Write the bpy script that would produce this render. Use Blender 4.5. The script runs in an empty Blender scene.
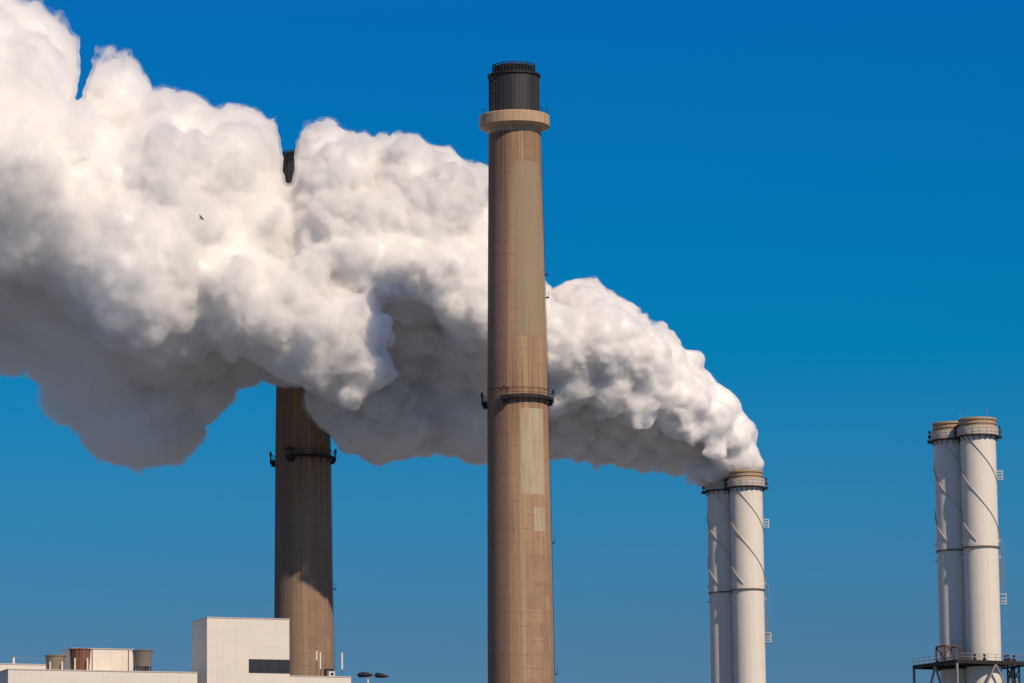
import bpy, bmesh, math, random
import numpy as np
from mathutils import Vector, Matrix

S = bpy.context.scene
COL = S.collection
PI = math.pi
rnd = random.Random(7)

# ------------------------------------------------------------------ camera
F_PX = 4456.0
PITCH = math.radians(8.9)
ROLL = math.asin(0.0115)
CAM = Vector((0, 0, 6.0))
FWD = Vector((0, math.cos(PITCH), math.sin(PITCH)))
X0 = Vector((1, 0, 0)); U0 = Vector((0, -math.sin(PITCH), math.cos(PITCH)))
XA = math.cos(ROLL) * X0 - math.sin(ROLL) * U0
UA = math.sin(ROLL) * X0 + math.cos(ROLL) * U0
cam_d = bpy.data.cameras.new('camera')
cam = bpy.data.objects.new('camera', cam_d); COL.objects.link(cam)
cam_d.sensor_width = 36.0
cam_d.lens = 36.0 * F_PX / 1024.0
cam_d.clip_start = 1.0; cam_d.clip_end = 30000.0
M = Matrix((XA, UA, -FWD)).transposed().to_4x4(); M.translation = CAM
cam.matrix_world = M
S.camera = cam

def at(px, py, depth):
    """Point of the scene that lies DEPTH metres north of the camera and shows at this place of the photograph."""
    d = FWD * F_PX + XA * (px - 512.0) - UA * (py - 341.5)
    return CAM + d * (depth / d.y)

def mpp(py, depth):
    return (at(513, py, depth) - at(512, py, depth)).length

# ------------------------------------------------------------------ light
SUN_AZ = math.radians(36.5)      # to the right of straight behind the camera
SUN_EL = math.radians(42.0)
w = bpy.data.worlds.new('World'); S.world = w; w.use_nodes = True
nt = w.node_tree; nt.nodes.clear()
sky = nt.nodes.new('ShaderNodeTexSky'); sky.sky_type = 'NISHITA'; sky.sun_disc = False
sky.sun_elevation = SUN_EL; sky.sun_rotation = PI - SUN_AZ
sky.altitude = 4000; sky.air_density = 1.0; sky.dust_density = 0.0; sky.ozone_density = 6.0
# the photograph's polarised, graded sky: a tint that depends on the height above the horizon only
tc = nt.nodes.new('ShaderNodeTexCoord'); sx = nt.nodes.new('ShaderNodeSeparateXYZ')
rp = nt.nodes.new('ShaderNodeValToRGB'); mxs = nt.nodes.new('ShaderNodeMix'); mxs.data_type = 'RGBA'; mxs.blend_type = 'MULTIPLY'
mxs.inputs['Factor'].default_value = 1.0
STOPS = [(0.0, (0.45, 0.40, 0.38)), (0.0849, (0.295, 0.427, 0.431)), (0.1162, (0.149, 0.56, 0.592)), (0.1518, (0.008, 0.651, 0.735)), (0.2267, (0.010, 0.654, 0.946)), (0.36, (0.45, 0.80, 1.0)), (0.7, (0.95, 0.97, 1.0))]
el = rp.color_ramp.elements
while len(el) < len(STOPS): el.new(0.5)
for e, (p, c) in zip(el, STOPS): e.position = p; 
for e, (p, c) in zip(el, STOPS): e.color = (*c, 1)
bg = nt.nodes.new('ShaderNodeBackground'); bg.inputs['Strength'].default_value = 0.10
out = nt.nodes.new('ShaderNodeOutputWorld')
nt.links.new(tc.outputs['Generated'], sx.inputs[0]); nt.links.new(sx.outputs[2], rp.inputs[0])
nt.links.new(sky.outputs[0], mxs.inputs[6]); nt.links.new(rp.outputs[0], mxs.inputs[7])
nt.links.new(mxs.outputs[2], bg.inputs['Color'])
nt.links.new(bg.outputs[0], out.inputs['Surface'])

sl = bpy.data.lights.new('sun', 'SUN'); sl.energy = 3.9; sl.angle = math.radians(0.5); sl.color = (1.0, 0.81, 0.605)
so = bpy.data.objects.new('sun', sl); COL.objects.link(so)
sd = Vector((math.sin(SUN_AZ) * math.cos(SUN_EL), -math.cos(SUN_AZ) * math.cos(SUN_EL), math.sin(SUN_EL)))
so.rotation_euler = sd.to_track_quat('Z', 'Y').to_euler(); so.location = sd * 400 + Vector((0, 700, 0))

S.view_settings.view_transform = 'Standard'; S.view_settings.look = 'None'
S.view_settings.exposure = 0.0; S.view_settings.gamma = 1.0; S.view_settings.use_curve_mapping = False
S.cycles.max_bounces = 24; S.cycles.diffuse_bounces = 5; S.cycles.volume_bounces = 16
S.cycles.transparent_max_bounces = 16
S.cycles.use_denoising = True
S.cycles.volume_step_rate = 1.0; S.cycles.volume_max_steps = 256

# ------------------------------------------------------------------ object helpers
def tag(o, label=None, cat=None, group=None, kind=None):
    if label: o['label'] = label
    if cat: o['category'] = cat
    if group: o['group'] = group
    if kind: o['kind'] = kind
    return o

def empty(name, loc, label, cat, group=None, rz=0.0):
    o = bpy.data.objects.new(name, None); COL.objects.link(o)
    o.location = loc; o.rotation_euler = (0, 0, rz)
    return tag(o, label, cat, group)

def copy_tree(o, parent=None):
    c = o.copy(); COL.objects.link(c)
    if parent is not None: c.parent = parent
    for ch in [q for q in bpy.data.objects if q.parent == o]:
        copy_tree(ch, c)
    return c

class MB:
    """Collects shapes and links them as one mesh object."""
    def __init__(s): s.v = []; s.f = []; s.uv = []
    def quad(s, pts, uv=None):
        n = len(s.v); s.v += [tuple(p) for p in pts]; s.f.append(tuple(range(n, n + len(pts))))
        s.uv.append(uv or [(p[0] + p[1], p[2]) for p in pts])
    def box(s, c, d, rot=None):
        hx, hy, hz = d[0] / 2, d[1] / 2, d[2] / 2
        c = Vector(c); R = rot or Matrix.Identity(3)
        P = [c + R @ Vector((x * hx, y * hy, z * hz)) for x, y, z in
             ((-1, -1, -1), (1, -1, -1), (1, 1, -1), (-1, 1, -1), (-1, -1, 1), (1, -1, 1), (1, 1, 1), (-1, 1, 1))]
        for q in ((0, 3, 2, 1), (4, 5, 6, 7), (0, 1, 5, 4), (1, 2, 6, 5), (2, 3, 7, 6), (3, 0, 4, 7)):
            s.quad([P[i] for i in q])
    def bar(s, a, b, wx, wy=None):
        a = Vector(a); b = Vector(b); d = b - a
        if d.length < 1e-6: return
        R = d.to_track_quat('Z', 'Y').to_matrix()
        s.box((a + b) / 2, (wx, wy or wx, d.length), R)
    def rod(s, a, b, r0, r1=None, n=8, caps=True):
        a = Vector(a); b = Vector(b); r1 = r0 if r1 is None else r1
        R = (b - a).to_track_quat('Z', 'Y').to_matrix()
        A = [a + R @ Vector((r0 * math.cos(2 * PI * k / n), r0 * math.sin(2 * PI * k / n), 0)) for k in range(n)]
        B = [b + R @ Vector((r1 * math.cos(2 * PI * k / n), r1 * math.sin(2 * PI * k / n), 0)) for k in range(n)]
        for k in range(n):
            j = (k + 1) % n; s.quad([A[k], A[j], B[j], B[k]])
        if caps: s.quad(A[::-1]); s.quad(B)
    def lathe(s, prof, n=96, a0=0.0, a1=2 * PI, closed=True):
        """prof: (r, z) going round the solid; angle 0 faces the camera (-y), growing to the right."""
        full = abs(a1 - a0 - 2 * PI) < 1e-6
        ang = [a0 + (a1 - a0) * k / n for k in range(n + 1)]
        def P(r, z, t): return (r * math.sin(t), -r * math.cos(t), z)
        m = len(prof)
        for i in range(m if closed else m - 1):
            (r0, z0), (r1, z1) = prof[i], prof[(i + 1) % m]
            if r0 < 1e-6 and r1 < 1e-6: continue
            for k in range(n):
                t0, t1 = ang[k], ang[k + 1]
                u0, u1 = t0, t1
                if r0 < 1e-6: s.quad([P(0, z0, 0), P(r1, z1, t1), P(r1, z1, t0)], [(u0, z0), (u1, z1), (u0, z1)])
                elif r1 < 1e-6: s.quad([P(r0, z0, t0), P(r0, z0, t1), P(0, z1, 0)], [(u0, z0), (u1, z0), (u0, z1)])
                else: s.quad([P(r0, z0, t0), P(r0, z0, t1), P(r1, z1, t1), P(r1, z1, t0)],
                             [(u0, z0), (u1, z0), (u1, z1), (u0, z1)])
        if not full and closed:
            s.quad([P(r, z, a0) for r, z in prof]); s.quad([P(r, z, a1) for r, z in prof][::-1])
    def build(s, name, mat, parent=None, smooth=None, loc=None, rz=0.0):
        me = bpy.data.meshes.new(name); me.from_pydata(s.v, [], s.f)
        ul = me.uv_layers.new(name='UVMap')
        flat = [c for f in s.uv for p in f for c in p]
        ul.data.foreach_set('uv', flat)
        bm = bmesh.new(); bm.from_mesh(me); bmesh.ops.remove_doubles(bm, verts=bm.verts, dist=1e-4)
        bmesh.ops.recalc_face_normals(bm, faces=bm.faces)
        if smooth is not None:
            for f in bm.faces: f.smooth = True
            for e in bm.edges:
                if len(e.link_faces) == 2 and e.calc_face_angle(0) > math.radians(smooth): e.smooth = False
        bm.to_mesh(me); bm.free()
        me.materials.append(mat)
        o = bpy.data.objects.new(name, me); COL.objects.link(o)
        if parent is not None: o.parent = parent
        if loc is not None: o.location = loc
        o.rotation_euler = (0, 0, rz)
        return o

# ------------------------------------------------------------------ materials
class Mat:
    def __init__(s, name, rough=0.7, metal=0.0, spec=0.3):
        s.m = bpy.data.materials.new(name); s.m.use_nodes = True; s.t = s.m.node_tree
        s.b = s.t.nodes['Principled BSDF']; s.b.inputs['Roughness'].default_value = rough
        s.b.inputs['Metallic'].default_value = metal; s.b.inputs['Specular IOR Level'].default_value = spec
        s.col = None
    def n(s, kind, **kw):
        nd = s.t.nodes.new(kind)
        for k, v in kw.items():
            if k in nd.inputs.keys(): nd.inputs[k].default_value = v
            else: setattr(nd, k, v)
        return nd
    def l(s, a, b): s.t.links.new(a, b)
    def coord(s, which='Object', scale=(1, 1, 1), loc=(0, 0, 0)):
        tc = s.n('ShaderNodeTexCoord'); mp = s.n('ShaderNodeMapping')
        mp.inputs['Scale'].default_value = scale; mp.inputs['Location'].default_value = loc
        s.l(tc.outputs[which], mp.inputs['Vector']); return mp.outputs['Vector']
    def noise(s, vec, scale=1.0, detail=5.0, rough=0.6, lo=0.35, hi=0.65):
        t = s.n('ShaderNodeTexNoise', Scale=scale, Detail=detail, Roughness=rough); s.l(vec, t.inputs['Vector'])
        mr = s.n('ShaderNodeMapRange'); mr.inputs['From Min'].default_value = lo; mr.inputs['From Max'].default_value = hi
        mr.interpolation_type = 'SMOOTHSTEP'
        s.l(t.outputs['Fac'], mr.inputs['Value']); return mr.outputs['Result']
    def band(s, val, a, b, c, d):
        """0 below a, 1 between b and c, 0 above d"""
        m1 = s.n('ShaderNodeMapRange'); m1.interpolation_type = 'SMOOTHSTEP'
        m1.inputs['From Min'].default_value = a; m1.inputs['From Max'].default_value = b; s.l(val, m1.inputs['Value'])
        m2 = s.n('ShaderNodeMapRange'); m2.interpolation_type = 'SMOOTHSTEP'
        m2.inputs['From Min'].default_value = c; m2.inputs['From Max'].default_value = d
        m2.inputs['To Min'].default_value = 1.0; m2.inputs['To Max'].default_value = 0.0; s.l(val, m2.inputs['Value'])
        return s.mul(m1.outputs['Result'], m2.outputs['Result'])
    def mul(s, a, b):
        m = s.n('ShaderNodeMath', operation='MULTIPLY')
        for k, x in enumerate((a, b)):
            if isinstance(x, (int, float)): m.inputs[k].default_value = x
            else: s.l(x, m.inputs[k])
        return m.outputs[0]
    def base(s, c): 
        r = s.n('ShaderNodeRGB'); r.outputs[0].default_value = (*c, 1); s.col = r.outputs[0]; return s
    def mix(s, fac, c, blend='MIX'):
        m = s.n('ShaderNodeMix', data_type='RGBA', blend_type=blend)
        if isinstance(fac, (int, float)): m.inputs['Factor'].default_value = fac
        else: s.l(fac, m.inputs['Factor'])
        s.l(s.col, m.inputs[6])
        m.inputs[7].default_value = (*c, 1)
        s.col = m.outputs[2]; return s
    def bump(s, h, strength=0.3, dist=0.05):
        b = s.n('ShaderNodeBump', Strength=strength, Distance=dist); s.l(h, b.inputs['Height']); s.l(b.outputs[0], s.b.inputs['Normal'])
    def done(s): s.l(s.col, s.b.inputs['Base Color']); return s.m

def plain(name, c, rough=0.7, metal=0.0, var=0.25, scale=1.5, dark=0.6):
    m = Mat(name, rough, metal).base(c)
    v = m.coord('Object')
    m.mix(m.mul(m.noise(v, scale), var), tuple(x * dark for x in c))
    return m.done()

# concrete of the tall chimneys: u = angle round the shaft, v = height
def concrete(zt, zg, dark=0.0):
    m = Mat('chimney_concrete', 0.9, 0, 0.15).base((0.44, 0.285, 0.175))
    big = m.coord('UV', (1.3, 0.012, 1)); fine = m.coord('UV', (9, 0.03, 1)); vfine = m.coord('UV', (30, 0.05, 1))
    m.mix(m.mul(m.noise(big, 2.0, 5), 0.6), (0.31, 0.19, 0.125))
    m.mix(m.mul(m.noise(m.coord('UV', (2.2, 0.09, 1), (4, 7, 0)), 1.0, 7, 0.7, .45, .7), 0.45), (0.27, 0.175, 0.12))
    m.mix(m.mul(m.noise(fine, 1.0, 5), 0.45), (0.49, 0.345, 0.225))
    m.mix(m.mul(m.noise(vfine, 1.0, 4, 0.7, 0.5, 0.7), 0.6), (0.20, 0.12, 0.08))
    uv = m.n('ShaderNodeTexCoord'); sep = m.n('ShaderNodeSeparateXYZ'); m.l(uv.outputs['UV'], sep.inputs[0])
    u, v = sep.outputs[0], sep.outputs[1]
    # weathered western sector with a hard seam, darkened further to paint in shade
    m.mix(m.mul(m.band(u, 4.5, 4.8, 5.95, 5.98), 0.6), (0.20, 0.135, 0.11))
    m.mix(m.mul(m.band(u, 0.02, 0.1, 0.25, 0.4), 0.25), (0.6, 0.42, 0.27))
    # rust runs below the head ring and above and below the gallery
    runs = m.noise(m.coord('UV', (38, 0.02, 1)), 1.0, 3, 0.6, 0.48, 0.6)
    m.mix(m.mul(m.mul(runs, m.band(v, zt - 16, zt - 5, zt + 3, zt + 4)), 0.6), (0.16, 0.075, 0.04))
    m.mix(m.mul(m.mul(runs, m.band(v, zg - 14, zg - 1, zg + 1, zg + 13)), 0.8), (0.15, 0.07, 0.04))
    soot = m.noise(m.coord('UV', (14, 0.016, 1), (3, 1, 0)), 1.0, 6, 0.7, 0.46, 0.64)
    m.mix(m.mul(soot, 0.24), (0.155, 0.115, 0.09))
    m.mix(m.mul(m.mul(m.noise(m.coord('UV', (24, 0.02, 1), (8, 3, 0)), 1.0, 5, .7, .4, .62), m.band(v, zt - 26, zt - 2, zt + 3, zt + 4)), .45), (0.10, 0.075, 0.06))
    # repair patches low on the eastern side
    br = m.n('ShaderNodeTexBrick', offset=0.37, squash=1.0)
    br.inputs['Scale'].default_value = 1.0; br.inputs['Brick Width'].default_value = 0.29; br.inputs['Row Height'].default_value = 2.4
    br.inputs['Mortar Size'].default_value = 0.012; br.inputs['Color1'].default_value = (0, 0, 0, 1); br.inputs['Color2'].default_value = (1, 1, 1, 1)
    br.inputs['Mortar'].default_value = (0.5, 0.5, 0.5, 1)
    m.l(m.coord('UV', (1, 1, 1)), br.inputs['Vector'])
    zone = m.mul(m.band(u, 0.12, 0.22, 1.35, 1.5), m.band(v, -40, -30, zg - 30, zg - 22))
    m.mix(m.mul(m.mul(m.n_col(br), zone), 0.55), (0.24, 0.16, 0.12))
    rows = m.n('ShaderNodeTexWave', wave_type='BANDS', bands_direction='Y'); rows.inputs['Scale'].default_value = 0.13
    rows.inputs['Distortion'].default_value = 0.6; m.l(m.coord('UV', (1, 1, 1)), rows.inputs['Vector'])
    lines = m.n('ShaderNodeMapRange'); lines.inputs['From Min'].default_value = 0.985; lines.inputs['From Max'].default_value = 1.0
    m.l(rows.outputs['Fac'], lines.inputs['Value'])
    brk = m.noise(m.coord('UV', (6, 0.3, 1)), 1.0, 3, 0.6, 0.45, 0.6)
    m.mix(m.mul(m.mul(lines.outputs['Result'], brk), 0.6), (0.14, 0.085, 0.06))
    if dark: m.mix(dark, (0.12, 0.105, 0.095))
    m.bump(m.noise(m.coord('Object'), 2.0, 6), 0.25, 0.05)
    return m.done()
def _ncol(self, nd): return nd.outputs['Color']
Mat.n_col = _ncol

def coating(name, c):
    m = Mat(name, 0.85, 0, 0.2).base(c)
    m.mix(m.mul(m.noise(m.coord('UV', (26, 0.02, 1)), 1.0, 4), 0.3), tuple(x * 0.68 for x in c))
    m.mix(m.mul(m.noise(m.coord('UV', (7, 0.10, 1)), 1.0, 6, .65, .42, .62), 0.5), (0.36, 0.245, 0.155))
    m.mix(m.mul(m.noise(m.coord('UV', (40, 0.05, 1)), 1.0, 4, .65, .52, .7), 0.45), (0.17, 0.11, 0.075))
    return m.done()

def paint(name, c, streak=0.35, stain=(0.30, 0.22, 0.15), thr=0.55):
    m = Mat(name, 0.55, 0, 0.3).base(c)
    m.mix(m.mul(m.noise(m.coord('UV', (7, 0.02, 1)), 1.0, 5), streak * 0.6), tuple(x * 0.78 for x in c))
    m.mix(m.mul(m.noise(m.coord('UV', (22, 0.03, 1)), 1.0, 5, 0.7, thr, thr + .2), streak), stain)
    m.mix(m.mul(m.noise(m.coord('UV', (3, 0.25, 1)), 1.0, 7, 0.7, 0.5, 0.72), streak * .5), tuple(x * 0.72 for x in c))
    pl = m.n('ShaderNodeTexBrick', offset=0.5); pl.inputs['Scale'].default_value = 1.0; pl.inputs['Brick Width'].default_value = 0.785; pl.inputs['Row Height'].default_value = 2.5
    pl.inputs['Mortar Size'].default_value = 0.02; pl.inputs['Mortar Smooth'].default_value = 1.0
    pl.inputs['Color1'].default_value = (0, 0, 0, 1); pl.inputs['Color2'].default_value = (.25, .25, .25, 1); pl.inputs['Mortar'].default_value = (1, 1, 1, 1)
    m.l(m.coord('UV'), pl.inputs['Vector']); m.mix(m.mul(pl.outputs['Color'], 0.22), tuple(x * .62 for x in c))
    return m.done()

def cladding(name, c):
    m = Mat(name, 0.6, 0, 0.3).base(c)
    m.mix(m.mul(m.noise(m.coord('Object', (0.15, 0.15, 0.6)), 1.0, 5), 0.22), tuple(x * 0.82 for x in c))
    wv = m.n('ShaderNodeTexWave', wave_type='BANDS', bands_direction='Z'); wv.inputs['Scale'].default_value = 0.35
    m.l(m.coord('Object'), wv.inputs['Vector'])
    ln = m.n('ShaderNodeMapRange'); ln.inputs['From Min'].default_value = 0.97; ln.inputs['From Max'].default_value = 1.0
    m.l(wv.outputs['Fac'], ln.inputs['Value'])
    m.mix(m.mul(ln.outputs['Result'], 0.07), tuple(x * 0.55 for x in c))
    m.mix(m.mul(m.noise(m.coord('Object', (1.6, 1.6, 0.05)), 1.0, 4, 0.6, 0.5, 0.75), 0.2), (0.42, 0.36, 0.30))
    return m.done()

STEEL_DARK = plain('dark_painted_steel', (0.028, 0.026, 0.030), 0.6, 0.2)
STEEL_GREY = plain('grey_galvanised_steel', (0.30, 0.29, 0.28), 0.55, 0.3)
STEEL_GREEN = plain('dark_green_steel', (0.022, 0.045, 0.042), 0.6, 0.1)
WHITE = plain('white_paint', (0.78, 0.76, 0.72), 0.5, 0, 0.2, 2.0, 0.75)

# ------------------------------------------------------------------ ground
def ground():
    m = Mat('yard_ground', 0.95, 0, 0.1).base((0.17, 0.182, 0.205))
    m.mix(m.noise(m.coord('Object'), 0.01, 8), (0.10, 0.115, 0.13))
    m.mix(m.mul(m.noise(m.coord('Object'), 0.08, 6), 0.6), (0.23, 0.235, 0.245))
    b = MB(); r = 14000
    b.quad([(-r, -r, 0), (r, -r, 0), (r, r, 0), (-r, r, 0)])
    tag(b.build('ground', m.done()), kind='structure')
ground()

# ------------------------------------------------------------------ tall chimneys
D1 = 770.0
axis1 = at(517.6, 392, D1)
def z1(py): return at(517, py, D1 - 5.0).z
k1 = mpp(341, D1)

def arc_gallery(par, z, R, a0, a1, mat):
    """Steel gallery bracketed to a shaft between two angles."""
    n = max(6, int((a1 - a0) * 10)); ov = 0.8
    g = MB()
    g.lathe([(R + 0.02, z - 0.16), (R + ov, z - 0.16), (R + ov, z + 0.05), (R + 0.02, z + 0.05)], n, a0, a1)
    g.lathe([(R + ov + .01, z - 0.30), (R + ov + 0.07, z - 0.30), (R + ov + 0.07, z + 0.22), (R + ov + .01, z + 0.22)], n, a0, a1)
    nb = max(3, int((a1 - a0) * R / 1.7))
    for k in range(nb + 1):
        t = a0 + (a1 - a0) * k / nb; d = Vector((math.sin(t), -math.cos(t), 0))
        g.bar(d * (R - 0.05) + Vector((0, 0, z - 1.15)), d * (R + ov - 0.1) + Vector((0, 0, z - 0.2)), 0.12)
    o = g.build('gallery', mat, par)
    r = MB()
    for k in range(nb + 1):
        t = a0 + (a1 - a0) * k / nb; d = Vector((math.sin(t), -math.cos(t), 0)) * (R + ov)
        r.bar(d + Vector((0, 0, z + .05)), d + Vector((0, 0, z + 1.2)), 0.07)
    for h in (0.65, 1.2):
        for k in range(n):
            p = [Vector(((R + ov) * math.sin(t), -(R + ov) * math.cos(t), z + h)) for t in (a0 + (a1 - a0) * k / n, a0 + (a1 - a0) * (k + 1) / n)]
            r.bar(p[0], p[1], 0.06)
    r.build('railing', mat, o)
    return o

def beacon(par, z, R, t, mat):
    """Obstruction lights on a bracket with their box."""
    d = Vector((math.sin(t), -math.cos(t), 0)); s = Vector((math.cos(t), math.sin(t), 0)); up = Vector((0, 0, 1))
    b = MB(); c = d * (R + 0.6) + up * z
    rot = Matrix((s, d, up)).transposed()
    b.box(c + up * -0.25, (1.5, .8, 0.75), rot)
    b.box(c + up * -0.85 + d * -0.2, (0.9, 0.7, 0.5), rot)
    for q in (-0.55, 0.0, 0.6):
        p = c + s * q + d * 0.35
        b.bar(p, p + up * (1.9 - abs(q) * 0.5), 0.09)
        b.rod(p + up * (1.35 - abs(q) * .5), p + up * (1.75 - abs(q) * .5), 0.2, 0.15, 8)
        b.bar(p + up * 1.2, p + up * 1.5 + s * (0.5 if q >= 0 else -0.5), 0.08)
    b.bar(c + up * 1.0 - s * 0.8, c + up * 1.0 + s * 0.8, 0.07)
    return b.build('beacon_bracket', mat, par)

def build_chimney(conc):
    t = empty('chimney', (axis1.x, axis1.y, 0), 'tall tan concrete chimney with dark steel cap rising in front of the steam', 'chimney', 'tall concrete chimneys')
    zb, zring0, zring1, zcap, ztop = 0.0, z1(128), z1(110.5), z1(69), z1(59.5)
    R = lambda py: {130: 26.3, 392: 30.3, 640: 32.6}[py] * k1
    zR = [(z1(130), R(130)), (z1(392), R(392)), (z1(640), R(640)), (0.0, 34.6 * k1)]
    def rad(z):
        for (za, ra), (zc, rc) in zip(zR, zR[1:]):
            if z >= zc: return ra + (rc - ra) * (za - z) / (za - zc)
        return zR[-1][1]
    rt = zR[0][1]
    prof = []
    nz = 60; ztop_sh = zring0 + 0.3
    for i in range(nz + 1):
        z = ztop_sh * i / nz; prof.append((rad(z) if z < z1(130) else rt, z))
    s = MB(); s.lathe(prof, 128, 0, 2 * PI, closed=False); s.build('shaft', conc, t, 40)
    # head ring of concrete
    ring_c = coating('ring_concrete', (0.54, 0.385, 0.25))
    ro = 35.6 * k1
    r = MB(); zz = z1(119.5); zl = zz - 0.55
    r.lathe([(rt - 0.4, zring0 - 0.2), (rt + 0.04, zring0 - 0.2), (rt + 0.04, zl - 0.35), (ro - 0.25, zl), (ro, zl + .2), (ro, zring1 - .15), (ro - .15, zring1), (rt - 0.4, zring1)], 128)
    r.build('head_ring', ring_c, t, 30)
    # dark cap
    m = Mat('cap_steel', 0.5, 0.3, 0.35).base((0.070, 0.062, 0.066))
    m.mix(m.mul(m.noise(m.coord('UV', (5, 0.02, 1)), 1.0, 4), 0.6), (0.036, 0.033, 0.038))
    m.mix(m.mul(m.noise(m.coord('UV', (16, 0.03, 1)), 1.0, 5, 0.7, 0.5, 0.7), 0.55), (0.10, 0.088, 0.085))
    m.mix(m.mul(m.noise(m.coord('UV', (45, 0.01, 1)), 1.0, 2, 0.5, 0.60, 0.66), 0.7), (0.018, 0.016, 0.018))
    capm = m.done()
    rc = 25.3 * k1
    c = MB(); c.lathe([(rc - .3, zring1 - .3), (rc, zring1 - .3), (rc, zcap - 0.35), (rc - .3, zcap - 0.35)], 128)
    for k in range(40):
        a = 2 * PI * (k + .3) / 40; d = Vector((math.sin(a), -math.cos(a), 0))
        c.box(d * (rc + 0.03) + Vector((0, 0, (zring1 + zcap) / 2)), (0.09, 0.10, zcap - zring1 - 0.9), Matrix.Rotation(a, 3, 'Z'))
    cap = c.build('cap', capm, t, 30)
    c = MB(); c.lathe([(rc - 0.6, zcap - .42), (rc + .28, zcap - .42), (rc + .28, zcap - .05), (rc + .1, zcap + .02), (rc - .6, zcap + .02)], 96)
    c.build('cap_rim', STEEL_DARK, cap, 30)
    # crown: flue end inside a cage of posts and rails
    c = MB(); rk = 21.3 * k1
    c.lathe([(rk - .9, zcap - 2), (rk - .55, zcap - 2), (rk - .55, ztop - .15), (rk - .9, ztop - .15)], 72)
    crown = c.build('flue', STEEL_DARK, t, 30)
    c = MB()
    for k in range(36):
        a = 2 * PI * k / 36; d = Vector((math.sin(a), -math.cos(a), 0)) * rk
        c.bar(d + Vector((0, 0, zcap - .1)), d + Vector((0, 0, ztop)), 0.16)
    for h in (0.25, 0.5, 0.75, 1.0):
        z = zcap + (ztop - zcap) * h
        c.lathe([(rk - .08, z - .1), (rk + .08, z - .1), (rk + .08, z + .02), (rk - .08, z + .02)], 72)
    c.build('crown_railing', STEEL_DARK, t)
    # lamps on the head ring
    for a in (-1.15, 0.95, 1.3):
        b = MB(); d = Vector((math.sin(a), -math.cos(a), 0)) * (ro - .35) + Vector((0, 0, zring1 - .05))
        b.bar(d, d + Vector((0, 0, .9)), 0.08); b.rod(d + Vector((0, 0, .7)), d + Vector((0, 0, 1.05)), .14, .1); b.box(d + Vector((0, 0, .15)), (.3, .3, .3))
        b.build('ring_lamp', STEEL_DARK, t)
    # gallery in two pieces, with lights at their ends
    zg = z1(396); Rg = rad(zg)
    arc_gallery(t, zg, Rg, -0.32, 1.75, STEEL_DARK)
    arc_gallery(t, zg - .3, Rg, -2.2, -1.62, STEEL_DARK)
    beacon(t, zg, Rg, -0.38, STEEL_DARK); beacon(t, zg, Rg, 1.52, STEEL_DARK); beacon(t, zg - .3, Rg, -1.66, STEEL_DARK)
    # hoop above the gallery
    b = MB(); zh = z1(387); Rh = rad(zh); b.lathe([(Rh - .02, zh), (Rh + .05, zh), (Rh + .05, zh + .1), (Rh - .02, zh + .1)], 72)
    b.build('hoop', plain('rusted_hoop', (0.20, 0.12, 0.08), 0.8), t)
    # coatings: thin curved sheets
    def patch(y0, y1, xl, xr, mat, name='coating_patch'):
        za, zc = z1(y1), z1(y0); b = MB(); n = 12; rows = 16
        for j in range(rows):
            zA = za + (zc - za) * j / rows; zB = za + (zc - za) * (j + 1) / rows
            for k in range(n):
                q = []
                for z, kk in ((zA, k), (zA, k + 1), (zB, k + 1), (zB, k)):
                    rr = rad(min(z, z1(130))) + 0.012
                    a = math.asin(max(-1, min(1, xl))) + (math.asin(max(-1, min(1, xr))) - math.asin(max(-1, min(1, xl)))) * kk / n
                    q.append((rr * math.sin(a), -rr * math.cos(a), z))
                aa = [math.asin(xl) + (math.asin(xr) - math.asin(xl)) * kk / n for kk in (k, k + 1)]
                b.quad(q, [(aa[0], zA), (aa[1], zA), (aa[1], zB), (aa[0], zB)])
        return b.build(name, mat, t, 60)
    olive = coating('olive_coating', (0.33, 0.27, 0.185)); pale = coating('pale_coating', (0.50, 0.43, 0.30))
    o = patch(160, 335, -0.02, 0.88, olive); o['label'] = 'olive grey coated sheet area high on the shaft'
    o = patch(408, 494, 0.08, 0.80, pale); o['label'] = 'pale yellow coated patch below the gallery'
    o = patch(507, 531, 0.46, 0.82, pale); o['label'] = 'small pale square patch'
    # ladder on the eastern side with rest platforms
    l = MB(); a = 1.60; d0 = Vector((math.sin(a), -math.cos(a), 0)); s0 = Vector((math.cos(a), math.sin(a), 0))
    zs = [z1(y) for y in range(690, 140, -12)]
    for za, zc in zip(zs, zs[1:]):
        for q in (-.25, .25):
            l.bar(d0 * (rad(za) + .12) + s0 * q + Vector((0, 0, za)), d0 * (rad(min(zc, z1(130))) + .12) + s0 * q + Vector((0, 0, zc)), .06)
        for h in range(5):
            z = za + (zc - za) * h / 5; l.bar(d0 * (rad(z) + .12) - s0 * .25 + Vector((0, 0, z)), d0 * (rad(z) + .12) + s0 * .25 + Vector((0, 0, z)), .05)
    lad = l.build('ladder', STEEL_DARK, t)
    for y in (540, 672, 270, 293):
        z = z1(y); b = MB(); c = d0 * (rad(z) + .35) + Vector((0, 0, z)); rot = Matrix((s0, d0, Vector((0, 0, 1)))).transposed()
        b.box(c, (1.2, .6, .1), rot); b.bar(c + d0 * .25, c + d0 * .25 + Vector((0, 0, 1.0)), .06); b.box(c + d0 * .25 + Vector((0, 0, 1.0)), (1.1, .06, .06), rot)
        b.box(c + d0 * .25 + Vector((0, 0, .55)), (1.1, .05, .05), rot)
        b.build('rest_platform', STEEL_DARK, lad)
    return t

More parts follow.
